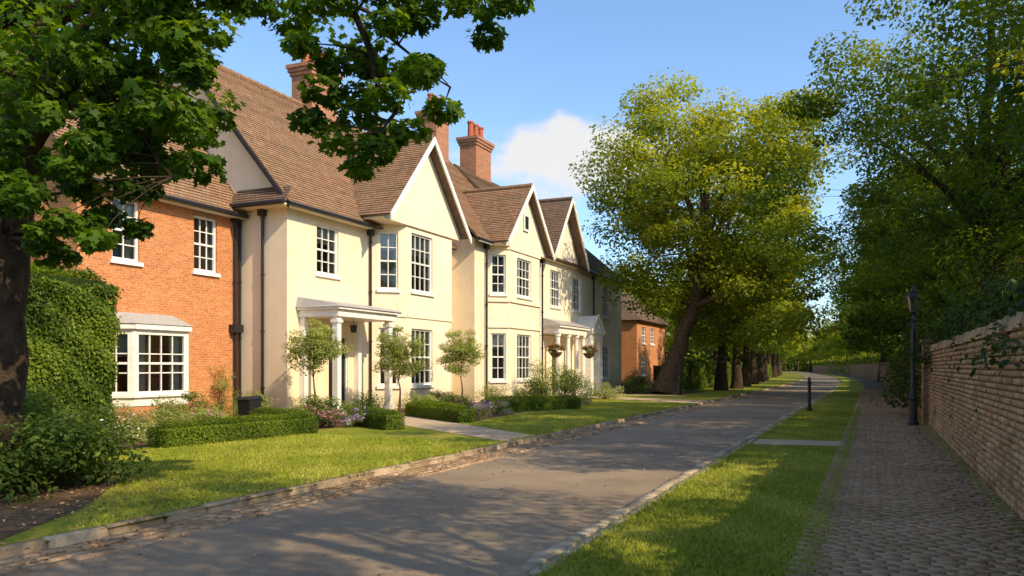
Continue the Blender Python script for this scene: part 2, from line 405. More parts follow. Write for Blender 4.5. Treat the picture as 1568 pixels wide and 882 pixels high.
def tB(P): return ((P[:,1]-(16.7-(P[:,0]+6.79)*.78))>.05)&((P[:,1]-(34.6-(P[:,0]+6.79)*.6))<0)
def tV(P): return ~((P[:,1]>16.85)&(P[:,1]<18.3))
blades('lawn_grass',[(-2.27,-.42,4,11,26000,.05,tV),(-2.27,-.42,11,32,30000,.05,tV),(-12.2,-6.74,4.4,15,52000,.075,tA),(-10.2,-6.74,15,34,30000,.075,tB)],M['blade'],.02,.05,.005)
blades('edge_grass',[(-6.78,-6.69,5,34,3200,.08,tV),(-2.3,-2.18,4,34,4200,.04,tV),(-.5,-.36,4,34,4200,.04,None),(1.2,1.36,4,40,3500,.04,None)],M['blade'],.04,.10,.005)
n=6200
xs=np.concatenate([RG.normal(1.12,.24,2300),RG.normal(-6.3,.22,1100),RG.uniform(-12,-6.8,2100),RG.uniform(-6.4,1.3,n-5500)])
ys=np.concatenate([RG.uniform(4,30,2300),RG.uniform(4,20,1100),RG.uniform(3.5,8.5,2100),RG.uniform(4,25,n-5500)])
zz=np.where(xs<-6.5,.09+.03*(xs>-6.8),np.where(xs<-2.25,.025,np.where(xs<-.5,.075,.075)))
leaves('fallen_leaves',np.c_[xs,ys,zz],np.array([0,0,1])+RG.normal(size=(n,3))*.25,RG.uniform(.025,.06,n),RG.random(n),M['dead'],OV)
# ---------------------------------------------------------------- right wall
wall=empty('stone_wall',(0,0,0))
mb=MB(); mb.box(1.40,1.72,-8,24.3,0,2.0); mb.obj('wall_core',M['mortar'],wall)
C=[];H=[]; z=.06
while z<1.98:
    h=random.uniform(.07,.09); y=-8+random.random()*.2
    while y<24.2:
        l=random.uniform(.14,.27); C.append((1.40+random.gauss(0,.005),y+l/2,z+h/2)); H.append((.03,l/2-.006,h/2-.006)); y+=l
    z+=h
blocks('wall_stones',np.array(C),np.array(H),0,-1,.010,M['wallst'],wall)
C=[];H=[]; y=-8
while y<24.2:
    l=random.uniform(.12,.2); C.append((1.55,y+l/2,2.07+random.gauss(0,.008))); H.append((.22,l/2-.006,.075)); y+=l
blocks('coping',np.array(C),np.array(H),2,1,.03,M['wallst'],wall)
bw=empty('brick_wall'); mb=MB()
mb.box(1.25,1.8,24.35,24.95,0,2.25); mb.box(1.2,1.85,24.3,25.0,2.25,2.35)
ys=[24.95+i*4 for i in range(60)]
for a,b in zip(ys,ys[1:]):
    c0,c1=curve(a),curve(b)
    P=[Vector((x+c,y,z)) for z in (0,1.95) for x,y,c in ((1.42,a,c0),(1.72,a,c0),(1.72,b,c1),(1.42,b,c1))]; mb.hexa(P)
    P=[Vector((x+c,y,z)) for z in (1.952,2.03) for x,y,c in ((1.38,a,c0),(1.76,a,c0),(1.76,b,c1),(1.38,b,c1))]; mb.hexa(P)
mb.obj('brickwork',M['brickd'],bw)
# ---------------------------------------------------------------- houses
def frame(p0,p1):
    p0=Vector((*p0,0)); p1=Vector((*p1,0)); T=(p1-p0).normalized(); Nn=T.cross(Z)
    f=lambda s,z,n:p0+T*s+Nn*n+Z*z
    return f,(p1-p0).length
class House:
    def __init__(s,name,loc=(0,0,0)): s.root=empty(name,loc); s.parts={}
    def p(s,name,mat):
        if name not in s.parts: s.parts[name]=(MB(),mat)
        return s.parts[name][0]
    def done(s):
        for k,(mb,m) in s.parts.items():
            if mb.f: mb.obj(k,M[m],s.root)
def window(h,F,s0,s1,z0,z1,cols=3,rows=4,sill=True,rec=.1,curt=True,sash=True):
    w=h.p('window_frames','white'); g=h.p('window_glass','glass'); c=h.p('curtains','curtain')
    fw=.07; n1=-rec+.03; n0=-rec-.06
    w.fbox(F,s0,s0+fw,z0,z1,n0,n1); w.fbox(F,s1-fw,s1,z0,z1,n0,n1)
    w.fbox(F,s0+fw,s1-fw,z1-fw,z1,n0,n1-.002); w.fbox(F,s0+fw,s1-fw,z0,z0+fw*1.3,n0,n1-.002)
    if sash: zm=(z0+z1)/2; w.fbox(F,s0+fw,s1-fw,zm-.03,zm+.03,n0,n1-.01)
    for i in range(1,cols):
        s=s0+fw+(s1-s0-2*fw)*i/cols; w.fbox(F,s-.015,s+.015,z0+fw,z1-fw,n0+.02,n1-.025)
    for j in range(1,rows):
        z=z0+fw+(z1-z0-2*fw)*j/rows
        if sash and j*2==rows: continue
        w.fbox(F,s0+fw,s1-fw,z-.015,z+.015,n0+.02,n1-.028)
    gn=-rec-.03
    g.poly([F(s0+.02,z0+.02,gn),F(s1-.02,z0+.02,gn),F(s1-.02,z1-.02,gn),F(s0+.02,z1-.02,gn)])
    if curt:
        W=s1-s0; cn=-rec-.16; side=random.uniform(.16,.28)*W
        for a,b in ((s0-.05,s0+side),(s1-side,s1+.05)):
            k=8
            for i in range(k):
                u0=a+(b-a)*i/k; u1=a+(b-a)*(i+1)/k; o0=.03*(i%2); o1=.03*((i+1)%2)
                c.poly([F(u0,z0-.05,cn-o0),F(u1,z0-.05,cn-o1),F(u1,z1+.05,cn-o1),F(u0,z1+.05,cn-o0)])
        if random.random()<.6:
            hh=random.uniform(.12,.4)*(z1-z0); c.poly([F(s0,z1-hh,cn+.05),F(s1,z1-hh,cn+.05),F(s1,z1+.05,cn+.05),F(s0,z1+.05,cn+.05)])
    if sill: h.p('window_sills','white').fbox(F,s0-.08,s1+.08,z0-.1,z0+.012,-rec,.075)
def facade(h,part,mat,p0,p1,z0,z1,wins=(),rec=.1,doors=()):
    F,L=frame(p0,p1); mb=h.p(part,mat)
    ops=[w[:4] for w in wins]+[d[:4] for d in doors]
    ss=sorted({0,L,*[o[0] for o in ops],*[o[1] for o in ops]}); zs=sorted({z0,z1,*[o[2] for o in ops],*[o[3] for o in ops]})
    for a,b in zip(ss,ss[1:]):
        for c,d in zip(zs,zs[1:]):
            m=(a+b)/2; n=(c+d)/2
            if any(o[0]<m<o[1] and o[2]<n<o[3] for o in ops): continue
            mb.poly([F(a,c,0),F(b,c,0),F(b,d,0),F(a,d,0)])
    for (a,b,c,d) in ops:
        D=-rec-.12
        mb.poly([F(a,c,0),F(a,c,D),F(a,d,D),F(a,d,0)]); mb.poly([F(b,c,D),F(b,c,0),F(b,d,0),F(b,d,D)])
        mb.poly([F(a,d,0),F(a,d,D),F(b,d,D),F(b,d,0)]); mb.poly([F(a,c,D),F(a,c,0),F(b,c,0),F(b,c,D)])
    for w in wins:
        kw=w[6] if len(w)>6 else {}
        window(h,F,*w[:6],rec=rec,**kw)
    return F,L
def roofplane(h,A,B,C,D,part='roof',mat='tile',under=True):
    mb=h.p(part,mat); A,B,C,D=map(Vector,(A,B,C,D))
    n=(B-A).cross(((D+C)/2-A)).normalized()
    if n.z<0: n=-n
    Ls=((D+C)/2-(A+B)/2); t=(B-A).normalized(); perp=Ls-t*Ls.dot(t)
    rows=max(2,int(perp.length/.13)); lip=n*.028
    for i in range(rows):
        t0=i/rows; t1=(i+1)/rows
        jit=random.uniform(-.006,.006)
        a=A.lerp(D,t0)+lip+n*jit; b=B.lerp(C,t0)+lip+n*jit; c=B.lerp(C,t1)+n*.004; d=A.lerp(D,t1)+n*.004
        v0=i*.13+.004; v1=(i+1)*.13
        mb.poly([a,b,c,d],[(a.dot(t),v0),(b.dot(t),v0),(c.dot(t),v1),(d.dot(t),v1)])
        a2=A.lerp(D,t0)-n*.01; b2=B.lerp(C,t0)-n*.01
        mb.poly([a2,b2,b,a],[(a2.dot(t),v0),(b2.dot(t),v0),(b.dot(t),v0+.02),(a.dot(t),v0+.02)])
    if under:
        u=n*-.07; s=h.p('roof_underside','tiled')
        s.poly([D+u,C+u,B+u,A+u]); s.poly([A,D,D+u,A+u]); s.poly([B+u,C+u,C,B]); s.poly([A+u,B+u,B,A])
def ridge(h,a,b,mat='tile'):
    a=Vector(a); b=Vector(b); L=(b-a).length; n=max(1,int(L/.45))
    for i in range(n): h.p('ridge_tiles',mat).tube(a.lerp(b,i/n),a.lerp(b,(i+1)/n),.13,.115,8)
def pipe(h,x,y,z0,z1,r=.05):
    p=h.p('downpipes','black'); p.tube((x,y,z0),(x,y,z1),r,r,8)
    z=z0+.6
    while z<z1: p.tube((x,y,z),(x,y,z+.07),r*1.35,r*1.35,8); z+=1.8
    p.box(x-.12,x+.1,y-.12,y+.12,z1,z1+.2)
def gutter(h,a,b): h.p('gutters','black').tube(a,b,.075,.075,8)
def barge(h,a,b,w=.26,th=.06,nx=1,mat='white'):
    a=Vector(a); b=Vector(b); mb=h.p('bargeboards',mat); d=Vector((0,0,-w)); o=Vector((th*nx,0,0))
    mb.hexa([a+d,b+d,b+d+o,a+d+o,a,b,b+o,a+o])
def chimney(h,x,y,z0,z1,wx,wy,pots=3):
    b=h.p('chimney_stack','brickc')
    b.box(x-wx/2,x+wx/2,y-wy/2,y+wy/2,z0,z1-.45)
    for i,e in enumerate((.06,.12,.17)): b.box(x-wx/2-e,x+wx/2+e,y-wy/2-e,y+wy/2+e,z1-.449+i*.15,z1-.30+i*.15)
    for i in range(pots):
        yy=y-wy/2+wy*(i+.5)/pots
        h.p('chimney_pots','pot').lathe((x,yy,z1),[(.19,0),(.17,.1),(.15,.8),(.19,.83),(.19,.93),(.10,.93),(.10,.3)],12)
def crossgable(h,yc,half,ze,zr,xf,xb_e,xb_r,xwall,wallmat='cream',mat='tile'):
    roofplane(h,(xb_e,yc-half,ze),(xf,yc-half,ze),(xf,yc,zr),(xb_r,yc,zr),'gable_roof',mat)
    roofplane(h,(xf,yc+half,ze),(xb_e,yc+half,ze),(xb_r,yc,zr),(xf,yc,zr),'gable_roof',mat)
    ridge(h,(xf,yc,zr),(xb_r,yc,zr),mat)
    barge(h,(xf+.01,yc-half-.06,ze-.0),(xf+.01,yc,zr+.06)); barge(h,(xf+.01,yc+half+.06,ze-.0),(xf+.01,yc,zr+.06))
    w=h.p('gable_wall',wallmat)
    w.poly([(xwall,yc-half+.12,ze-.1),(xwall,yc+half-.12,ze-.1),(xwall,yc+half-.12,ze),(xwall,yc,zr-.12),(xwall,yc-half+.12,ze)])
    h.p('soffit',wallmat).box(xb_e,xwall-.003,yc-half+.12,yc+half-.12,ze-.12,ze-.04)
# --- brick house
h=House('brick_house')
F,L=facade(h,'walls','brick',(-18.7,14.7),(-18.7,20.6),0,6.6,[(1.05,1.95,4.5,6.2,2,4),(3.95,4.9,4.5,6.2,3,4)])
for a,b in ((1.05,1.95),(3.95,4.9)): h.p('lintels','brickd').fbox(F,a-.1,b+.1,6.202,6.42,-.05,.006)
facade(h,'walls','brick',(-24.7,14.7),(-18.7,14.7),0,6.6); facade(h,'walls','brickd',(-24.7,20.6),(-24.7,14.7),0,6.6)
h.p('gable_wall','brick').poly([(-24.7,14.7,6.6),(-18.7,14.7,6.6),(-21.7,14.7,10.8)])
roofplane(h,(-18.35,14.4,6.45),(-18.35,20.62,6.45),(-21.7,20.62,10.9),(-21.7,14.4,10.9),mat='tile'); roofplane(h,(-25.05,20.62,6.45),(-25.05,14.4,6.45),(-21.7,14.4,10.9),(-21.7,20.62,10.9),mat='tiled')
ridge(h,(-21.7,14.4,10.93),(-21.7,20.6,10.93)); gutter(h,(-18.3,14.4,6.42),(-18.3,20.5,6.42))
h.p('soffit','white').box(-18.69,-18.38,14.4,20.58,6.34,6.4)
pipe(h,-18.6,20.3,.1,6.25); h.p('downpipes','black').box(-18.7,-18.45,20.1,20.5,2.7,2.95)
B=[(-18.7,15.3),(-18.0,15.85),(-18.0,17.75),(-18.7,18.3)]
for i in range(3):
    Fb,Lb=frame(B[i],B[i+1]); facade(h,'bay_window','white',B[i],B[i+1],.55,2.75,[(.09,Lb-.09,.85,2.55,[2,4,2][i],3,dict(sill=False))],rec=.04)
    h.p('bay_trim','white').fbox(Fb,-.03,Lb+.03,.78,.85,0,.07)
    h.p('bay_trim','white').fbox(Fb,-.03,Lb+.03,2.62,2.76,.0,.09)
br=h.p('bay_roof','lead'); top=[(-18.7,15.7,3.08),(-18.4,16.1,3.08),(-18.4,17.5,3.08),(-18.7,17.9,3.08)]; bo=[(-18.7,15.15,2.765),(-17.88,15.78,2.765),(-17.88,17.82,2.765),(-18.7,18.45,2.765)]
for i in range(3): br.poly([bo[i],bo[i+1],top[i+1],top[i]])
br.poly(top); br.poly(bo[::-1])
h.p('bay_base','brick').poly([(*p,.55) for p in B][::-1])
for i in range(3):
    a=B[i];b=B[i+1]; h.p('bay_base','brick').poly([(a[0]-.03,a[1],0),(b[0]-.03,b[1],0),(b[0]-.03,b[1],.549),(a[0]-.03,a[1],.549)])
h.done()
# --- cream house 1
h=House('cream_house')
F,L=facade(h,'walls','cream',(-16.8,20.6),(-16.8,31.4),0,6.8,[(1.5,2.7,4.7,6.35,3,4)],doors=[(2.15,3.25,.15,2.6)])
facade(h,'walls','cream',(-25.2,20.6),(-16.8,20.6),0,6.8); facade(h,'walls','cream',(-25.2,31.4),(-25.2,20.6),0,6.8)
h.p('gable_end','cream').poly([(-25.2,20.6,6.8),(-16.8,20.6,6.8),(-21,20.6,11.95)])
h.p('gable_end','cream').poly([(-16.8,31.4,6.8),(-25.2,31.4,6.8),(-21,31.4,11.95)])
roofplane(h,(-16.45,20.3,6.7),(-16.45,31.45,6.7),(-21,31.45,12.1),(-21,20.3,12.1)); roofplane(h,(-25.55,31.45,6.7),(-25.55,20.3,6.7),(-21,20.3,12.1),(-21,31.45,12.1))
ridge(h,(-21,20.3,12.13),(-21,31.4,12.13)); gutter(h,(-16.4,20.2,6.66),(-16.4,25.0,6.66))
m=h.p('verge_board','black')
for s in (1,-1):
    a=Vector((-21+s*4.55,20.27,6.7)); b=Vector((-21,20.27,12.1)); d=Vector((0,0,-.2)); o=Vector((0,-.04,0)); m.hexa([a+d,b+d,b+d+o,a+d+o,a,b,b+o,a+o])
roofplane(h,(-18.75,20.05,6.72),(-16.45,20.05,6.72),(-16.62,20.6,7.3),(-18.75,20.6,7.3),'pent_roof','tiled')
gutter(h,(-18.6,20.0,6.68),(-16.42,20.0,6.68)); h.p('soffit','cream').box(-18.69,-16.5,20.08,20.59,6.6,6.66); h.p('soffit','cream').box(-16.79,-16.5,20.6,25.0,6.6,6.66)
pipe(h,-17.7,20.52,.3,6.4); pipe(h,-16.72,25.15,.1,6.4); pipe(h,-18.6,20.5,.1,6.4,.045)
h.p('plinth','plinth').box(-16.79,-16.76,20.6,25.3,0,.28); h.p('plinth','plinth').box(-18.7,-16.8,20.56,20.59,0,.28)
B=[(-16.8,25.3),(-15.8,26.15),(-15.8,29.7),(-16.8,30.5)]
facade(h,'bay','cream2',B[0],B[1],0,6.95,[(.28,1.0,4.45,6.6,2,4),(.28,1.0,.9,3.05,2,4)])
facade(h,'bay','cream2',B[1],B[2],0,6.95,[(.35,1.95,4.45,6.65,4,4),(.35,1.95,.9,3.05,4,4)])
facade(h,'bay','cream2',B[2],B[3],0,6.95,[(.28,1.0,4.45,6.6,2,4),(.28,1.0,.9,3.05,2,4)])
for i in range(3):
    Fb,Lb=frame(B[i],B[i+1]); h.p('bay_bands','cream2').fbox(Fb,-.0,Lb,3.45,3.6,.0,.04); h.p('plinth_bay','cream2').fbox(Fb,0,Lb,0,.5,0,.035)
crossgable(h,27.4,3.05,6.98,10.35,-15.35,-17.3,-20.1,-15.72,'cream2')
chimney(h,-21,27.5,11,13.8,1.0,1.7,4)
w=h.p('porch','white')
w.box(-16.8,-15.25,21.15,24.6,3.2,3.42); w.box(-16.8,-15.15,21.05,24.7,3.422,3.5); h.p('porch_roof','lead').hexa([Vector(p) for p in ((-16.8,21.0,3.502),(-15.1,21.0,3.502),(-15.1,24.75,3.502),(-16.8,24.75,3.502),(-16.8,21.1,3.85),(-15.2,21.1,3.57),(-15.2,24.65,3.57),(-16.8,24.65,3.85))])
for y in (21.3,24.3):
    w.box(-15.52,-15.32,y-.1,y+.1,.3,3.199); w.box(-15.57,-15.27,y-.15,y+.15,.12,.299); w.box(-15.56,-15.28,y-.14,y+.14,3.0,3.1); w.box(-16.79,-16.6,y-.1,y+.1,.12,3.199)
h.p('door_step','gravel').box(-16.9,-15.1,21.2,24.5,0,.14)
d=h.p('door','door'); Fd,_=F,L
d.fbox(F,2.2,3.2,.15,2.3,-.14,-.09); w.fbox(F,2.15,2.2,.15,2.6,-.12,-.04); w.fbox(F,3.2,3.25,.15,2.6,-.12,-.04); w.fbox(F,2.2,3.2,2.3,2.36,-.12,-.04)
for a,b,c,e in ((2.3,2.65,.35,1.0),(2.75,3.1,.35,1.0),(2.3,2.65,1.15,2.1),(2.75,3.1,1.15,2.1)): d.fbox(F,a,b,c,e,-.09,-.07)
h.p('fanlight','glass').poly([F(2.2,2.36,-.1),F(3.2,2.36,-.1),F(3.2,2.6,-.1),F(2.2,2.6,-.1)])
h.p('door_knocker','lead').fbox(F,2.67,2.73,1.4,1.55,-.09,-.05)
h.p('porch_lantern','black').tube((-15.9,22.9,2.75),(-15.9,22.9,3.0),.09,.12,6); h.p('porch_lantern','black').tube((-15.9,22.9,3.0),(-15.9,22.9,3.2),.01,.01,4)
h.done()
# --- cream house 2
h=House('cream_house')
facade(h,'walls','cream',(-15.6,31.4),(-15.6,38),0,7.15)
facade(h,'walls','cream',(-20.5,31.4),(-15.6,31.4),0,7.15); facade(h,'walls','cream',(-25.4,38),(-25.4,31.4),0,7.15)
h.p('gable_end','cream').poly([(-25.4,31.42,7.1),(-15.6,31.42,7.1),(-20.5,31.42,12.3)])
roofplane(h,(-15.25,31.1,7.1),(-15.25,38.05,7.1),(-20.5,38.05,12.6),(-20.5,31.1,12.6)); roofplane(h,(-25.7,38.05,7.1),(-25.7,31.1,7.1),(-20.5,31.1,12.6),(-20.5,38.05,12.6))
ridge(h,(-20.5,31.1,12.6),(-20.5,38,12.6)); barge(h,(-15.25,31.05,7.1),(-15.25,32.4,7.1),.15)
B=[(-15.6,32.65),(-14.8,33.3),(-14.8,36.9),(-15.6,37.6)]
ww=[(4.85,6.6),(1.0,3.1)]
facade(h,'bay','cream2',B[0],B[1],0,7.1,[(.18,.86,a,b,2,4) for a,b in ww])
facade(h,'bay','cream2',B[1],B[2],0,7.1,[(.85,2.55,a,b,4,4) for a,b in ww])
facade(h,'bay','cream2',B[2],B[3],0,7.1,[(.18,.86,a,b,2,4) for a,b in ww])
for i in range(3):
    Fb,Lb=frame(B[i],B[i+1])
    for a,b,c in ((4.5,4.62,.07),(3.35,3.47,.06),(6.85,6.98,.06),(0,.45,.04)): h.p('bay_bands','cream2').fbox(Fb,0,Lb,a,b,0,c)
crossgable(h,35,2.7,7.1,10.0,-14.4,-16.0,-18.7,-14.75,'cream2')
Fv,_=frame((-14.72,34.7),(-14.72,35.3)); h.p('gable_vent','white').fbox(Fv,0,.6,7.9,8.7,0,.05); h.p('vent_slats','black').fbox(Fv,.1,.5,8.0,8.6,.05,.055)
pipe(h,-15.5,32.4,.1,6.8); pipe(h,-15.05,37.9,.1,6.8); gutter(h,(-15.2,31.0,7.05),(-15.2,32.3,7.05))
chimney(h,-20.6,36.8,12,14.6,1.0,1.3,2)
h.done()
# --- cream house 3
h=House('cream_house')
F,L=facade(h,'walls','cream2',(-15.2,38),(-15.2,52.5),0,7.2,[(1.4,2.9,4.75,6.65,4,4),(4.8,6.2,4.75,6.6,3,4),(10.3,11.8,4.7,6.6,4,4),(10.3,11.8,.9,2.85,4,4),(7.9,9.0,.9,2.85,3,4)],doors=[(1.6,2.8,.15,2.7)])
facade(h,'walls','cream2',(-15.2,52.5),(-25,52.5),0,7.2); facade(h,'walls','cream2',(-25,52.5),(-25,38),0,7.2); facade(h,'walls','cream2',(-25,38.02),(-15.2,38.02),0,7.2)
roofplane(h,(-14.85,38.06,7.15),(-14.85,52.8,7.15),(-20.1,47.5,12.3),(-20.1,38.06,12.3),mat='tiled'); roofplane(h,(-14.85,52.8,7.15),(-25.3,52.8,7.15),(-20.1,47.5,12.3),(-20.1,47.5,12.3),mat='tiled'); roofplane(h,(-25.3,52.8,7.15),(-25.3,38.06,7.15),(-20.1,38.06,12.3),(-20.1,47.5,12.3),mat='tiled')
crossgable(h,40.8,2.6,7.2,10.5,-14.5,-15.6,-18.6,-15.0,'cream2','tiled')
for k in (-1.2,-.4,.4,1.2):
    h.p('gable_battens','white').box(-14.998,-14.96,40.8+k-.05,40.8+k+.05,7.1,10.3-abs(k)*1.27)
gutter(h,(-14.8,43.5,7.1),(-14.8,52.8,7.1)); pipe(h,-15.1,46.3,.1,6.8)
chimney(h,-20.4,41.2,12,14.3,1.0,1.9,3)
w=h.p('portico','white')
w.box(-15.2,-14.3,38.3,42.6,3.3,3.6); w.box(-15.2,-14.2,38.2,42.7,3.602,3.72); h.p('portico_roof','lead').hexa([Vector(p) for p in ((-15.2,38.15,3.722),(-14.15,38.15,3.722),(-14.15,42.75,3.722),(-15.2,42.75,3.722),(-15.2,38.2,4.1),(-14.25,38.2,3.8),(-14.25,42.7,3.8),(-15.2,42.7,4.1))])
for y in (38.5,40.0,41.3,42.4): w.lathe((-14.45,y,.1),[(.17,0),(.17,.12),(.13,.16),(.12,1.6),(.11,3.0),(.16,3.06),(.16,3.2)],14)
h.p('door','door').fbox(F,1.65,2.75,.15,2.65,-.14,-.08); h.p('step','gravel').box(-15.2,-14.1,38.4,42.5,0,.12)
yc=44.1; x=-14.2
n=12; aw=.62; zsp=2.5; o=1.05
mb=h.p('arched_porch','white')
mb.box(-15.2,x,yc-o,yc-aw,.1,zsp); mb.box(-15.2,x,yc+aw,yc+o,.1,zsp)
for i in range(n):
    a0=math.pi*i/n; a1=math.pi*(i+1)/n
    p0=(yc+aw*math.cos(a0),zsp+aw*math.sin(a0)); p1=(yc+aw*math.cos(a1),zsp+aw*math.sin(a1))
    t0=(yc+o*math.cos(a0)*1.0,3.45); t1=(yc+o*math.cos(a1)*1.0,3.45)
    mb.poly([(x,p0[0],p0[1]),(x,t0[0],t0[1]),(x,t1[0],t1[1]),(x,p1[0],p1[1])])
    mb.poly([(x,p0[0],p0[1]),(x,p1[0],p1[1]),(-15.2,p1[0],p1[1]),(-15.2,p0[0],p0[1])])
mb.poly([(x,yc-o,zsp),(x,yc-aw,zsp),(x,yc-o,3.45)]); mb.poly([(x,yc+o,zsp),(x,yc+aw,zsp),(x,yc+o,3.45)])
mb.poly([(x,yc-o,zsp),(x,yc-o,3.45),(-15.2,yc-o,3.45),(-15.2,yc-o,zsp)])
mb.box(-15.2,x+.1,yc-o-.12,yc+o+.12,3.452,3.6)
A=[(yc-o-.15,3.602),(yc+o+.15,3.602),(yc,4.5)]
mb.poly([(x+.04,*p) for p in A])
mb.poly([(x+.12,A[0][0],A[0][1]),(x+.12,A[2][0],A[2][1]),(-15.2,A[2][0],A[2][1]),(-15.2,A[0][0],A[0][1])])
mb.poly([(x+.12,A[1][0],A[1][1]),(-15.2,A[1][0],A[1][1]),(-15.2,A[2][0],A[2][1]),(x+.12,A[2][0],A[2][1])])
barge(h,(x+.08,A[0][0],A[0][1]+.06),(x+.08,yc,4.58),.16); barge(h,(x+.08,A[1][0],A[1][1]+.06),(x+.08,yc,4.58),.16)
h.p('porch_door','white').box(-15.19,-15.12,yc-.5,yc+.5,.15,2.4)
h.done()
# distant brick house
h=House('brick_house')
facade(h,'walls','brick',(-17.8,66),(-17.8,76),0,5.6,[(1.5,2.9,3.6,5,3,4),(4.5,5.9,3.6,5,3,4),(1.5,2.9,.9,2.4,3,4)]); facade(h,'walls','brick',(-25.3,66),(-17.8,66),0,5.6,[(4.6,6,3.6,5,3,4),(4.6,6,.9,2.4,3,4)])
facade(h,'walls','brick',(-17.8,76),(-25.3,76),0,5.6); facade(h,'walls','brick',(-25.3,76),(-25.3,66),0,5.6)
for A,B_,C_,D in (((-17.4,65.7,5.5),(-17.4,76.3,5.5),(-21.5,73,9),(-21.5,69,9)),((-17.4,76.3,5.5),(-25.7,76.3,5.5),(-21.5,73,9),(-21.5,73,9)),((-25.7,76.3,5.5),(-25.7,65.7,5.5),(-21.5,69,9),(-21.5,73,9)),((-25.7,65.7,5.5),(-17.4,65.7,5.5),(-21.5,69,9),(-21.5,69,9))): roofplane(h,A,B_,C_,D,mat='tiled')
h.done()
# ---------------------------------------------------------------- vegetation helpers
def shrub(name,loc,r,n,leaf,mat,seed=1,flower=None,nf=0,shape=OV,parent=None):
    rg=np.random.default_rng(seed); root=empty(name,loc)
    if parent: root.parent=parent
    nc=max(10,int(14*(r[0]*r[1]*r[2])**.33)); d=unit(rg.normal(size=(nc,3))); d[:,2]=np.abs(d[:,2])
    P=d*np.array(r)*(.45+.4*rg.random((nc,1))); P[:,2]+=.08
    cr=np.full(nc,.38*(r[0]+r[2])/2)*(.7+.6*rg.random(nc))
    C,Nn,S,ti=clump_leaves(rg,P,cr,n//nc,leaf); k=C[:,2]>.01
    leaves('leaves',C[k],Nn[k],S[k],ti[k],mat,shape,root,rg)
    mb=MB()
    for p in P: mb.path([(0,0,0),Vector(p)*.5+Vector((0,0,.05)),p],[.018,.012,.006],4)
    mb.obj('stems',M['bark'],root,False,False)
    if flower:
        k2=rg.permutation(len(C))[:nf]; o=unit(C[k2]-np.array([0,0,r[2]*.3]))
        F_=C[k2]+o*.06; F_=F_[F_[:,2]>.08]
        leaves('flowers',F_,o[:len(F_)]+np.array([.3,-.3,.6])+rg.normal(size=F_.shape)*.4,rg.uniform(.05,.08,len(F_)),rg.random(len(F_)),M[flower],OV,root,rg)
    return root
def hedge(name,P0,P1,w,h,leaf,mat,dens=900,seed=1,z0=.07,bump_=.05,core='hcore'):
    rg=np.random.default_rng(seed); P0=np.array(P0,float); P1=np.array(P1,float); L=np.linalg.norm(P1-P0); T=(P1-P0)/L; Q=np.array([T[1],-T[0]])
    root=empty(name,(0,0,0)); C=[];Nn=[]
    for (area,kind) in ((L*h,'f'),(L*h,'b'),(L*w,'t'),(w*h,'e'),(w*h,'s')):
        n=int(area*dens); a=rg.random(n); b=rg.random(n)
        if kind in 'fb':
            sg=1 if kind=='f' else -1; s=a*L; q_=np.full(n,sg*w/2); z=b*h; nn=np.tile([Q[0]*sg,Q[1]*sg,.3],(n,1))
        elif kind=='t': s=a*L; q_=(b-.5)*w; z=np.full(n,h); nn=np.tile([0,0,1.],(n,1))
        else:
            s=np.full(n,0. if kind=='s' else L); q_=(a-.5)*w; z=b*h; sg=-1 if kind=='s' else 1; nn=np.tile([T[0]*sg,T[1]*sg,.3],(n,1))
        und=bump_*np.sin(s*3.1+z*2.3)*np.cos(z*4+s*1.7+q_*3)
        rs_=min(.35*h,.35*w,.5); over=np.clip((z-(h-rs_))/rs_,0,1); edge=np.clip((np.abs(q_)-(w/2-rs_))/rs_,0,1); edge2=np.clip(np.maximum(s-(L-rs_),rs_-s)/rs_,0,1)
        cut=(over**2)*np.maximum(edge,edge2)**2*rs_*.45
        p=np.c_[P0[0]+T[0]*s+Q[0]*q_,P0[1]+T[1]*s+Q[1]*q_,z0+z-cut]; nn=unit(nn)
        p+=nn*(und+rg.normal(size=n)*.022*(1+h*.4)-cut)[:,None]
        C.append(p);Nn.append(nn+rg.normal(size=nn.shape)*.45)
    C=np.vstack(C);Nn=np.vstack(Nn); n=len(C)
    ti=.45+.25*np.sin(C[:,0]*2.1+C[:,1]*1.7)*np.cos(C[:,2]*2.5+C[:,1])+rg.normal(size=n)*.2
    leaves('leaves',C,Nn,leaf*(.6+.7*rg.random(n)),ti,mat,OV,root,rg)
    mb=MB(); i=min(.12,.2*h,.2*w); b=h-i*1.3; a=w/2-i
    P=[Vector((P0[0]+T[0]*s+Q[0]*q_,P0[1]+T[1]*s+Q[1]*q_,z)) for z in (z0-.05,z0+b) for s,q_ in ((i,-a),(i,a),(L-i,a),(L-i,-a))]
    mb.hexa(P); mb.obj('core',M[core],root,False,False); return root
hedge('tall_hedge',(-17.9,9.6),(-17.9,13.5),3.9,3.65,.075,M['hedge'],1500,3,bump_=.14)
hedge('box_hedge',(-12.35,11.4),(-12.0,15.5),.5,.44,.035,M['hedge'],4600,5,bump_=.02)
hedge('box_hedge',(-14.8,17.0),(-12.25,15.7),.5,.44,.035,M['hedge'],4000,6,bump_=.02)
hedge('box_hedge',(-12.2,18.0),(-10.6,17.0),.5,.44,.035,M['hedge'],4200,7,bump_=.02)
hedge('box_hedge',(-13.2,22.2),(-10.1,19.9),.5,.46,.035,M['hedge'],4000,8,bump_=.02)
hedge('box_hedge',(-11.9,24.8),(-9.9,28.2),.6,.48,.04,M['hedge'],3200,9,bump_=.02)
hedge('garden_hedge',(-12.0,52.8),(-11.0,58),1.2,2.0,.09,M['hedge'],500,10)
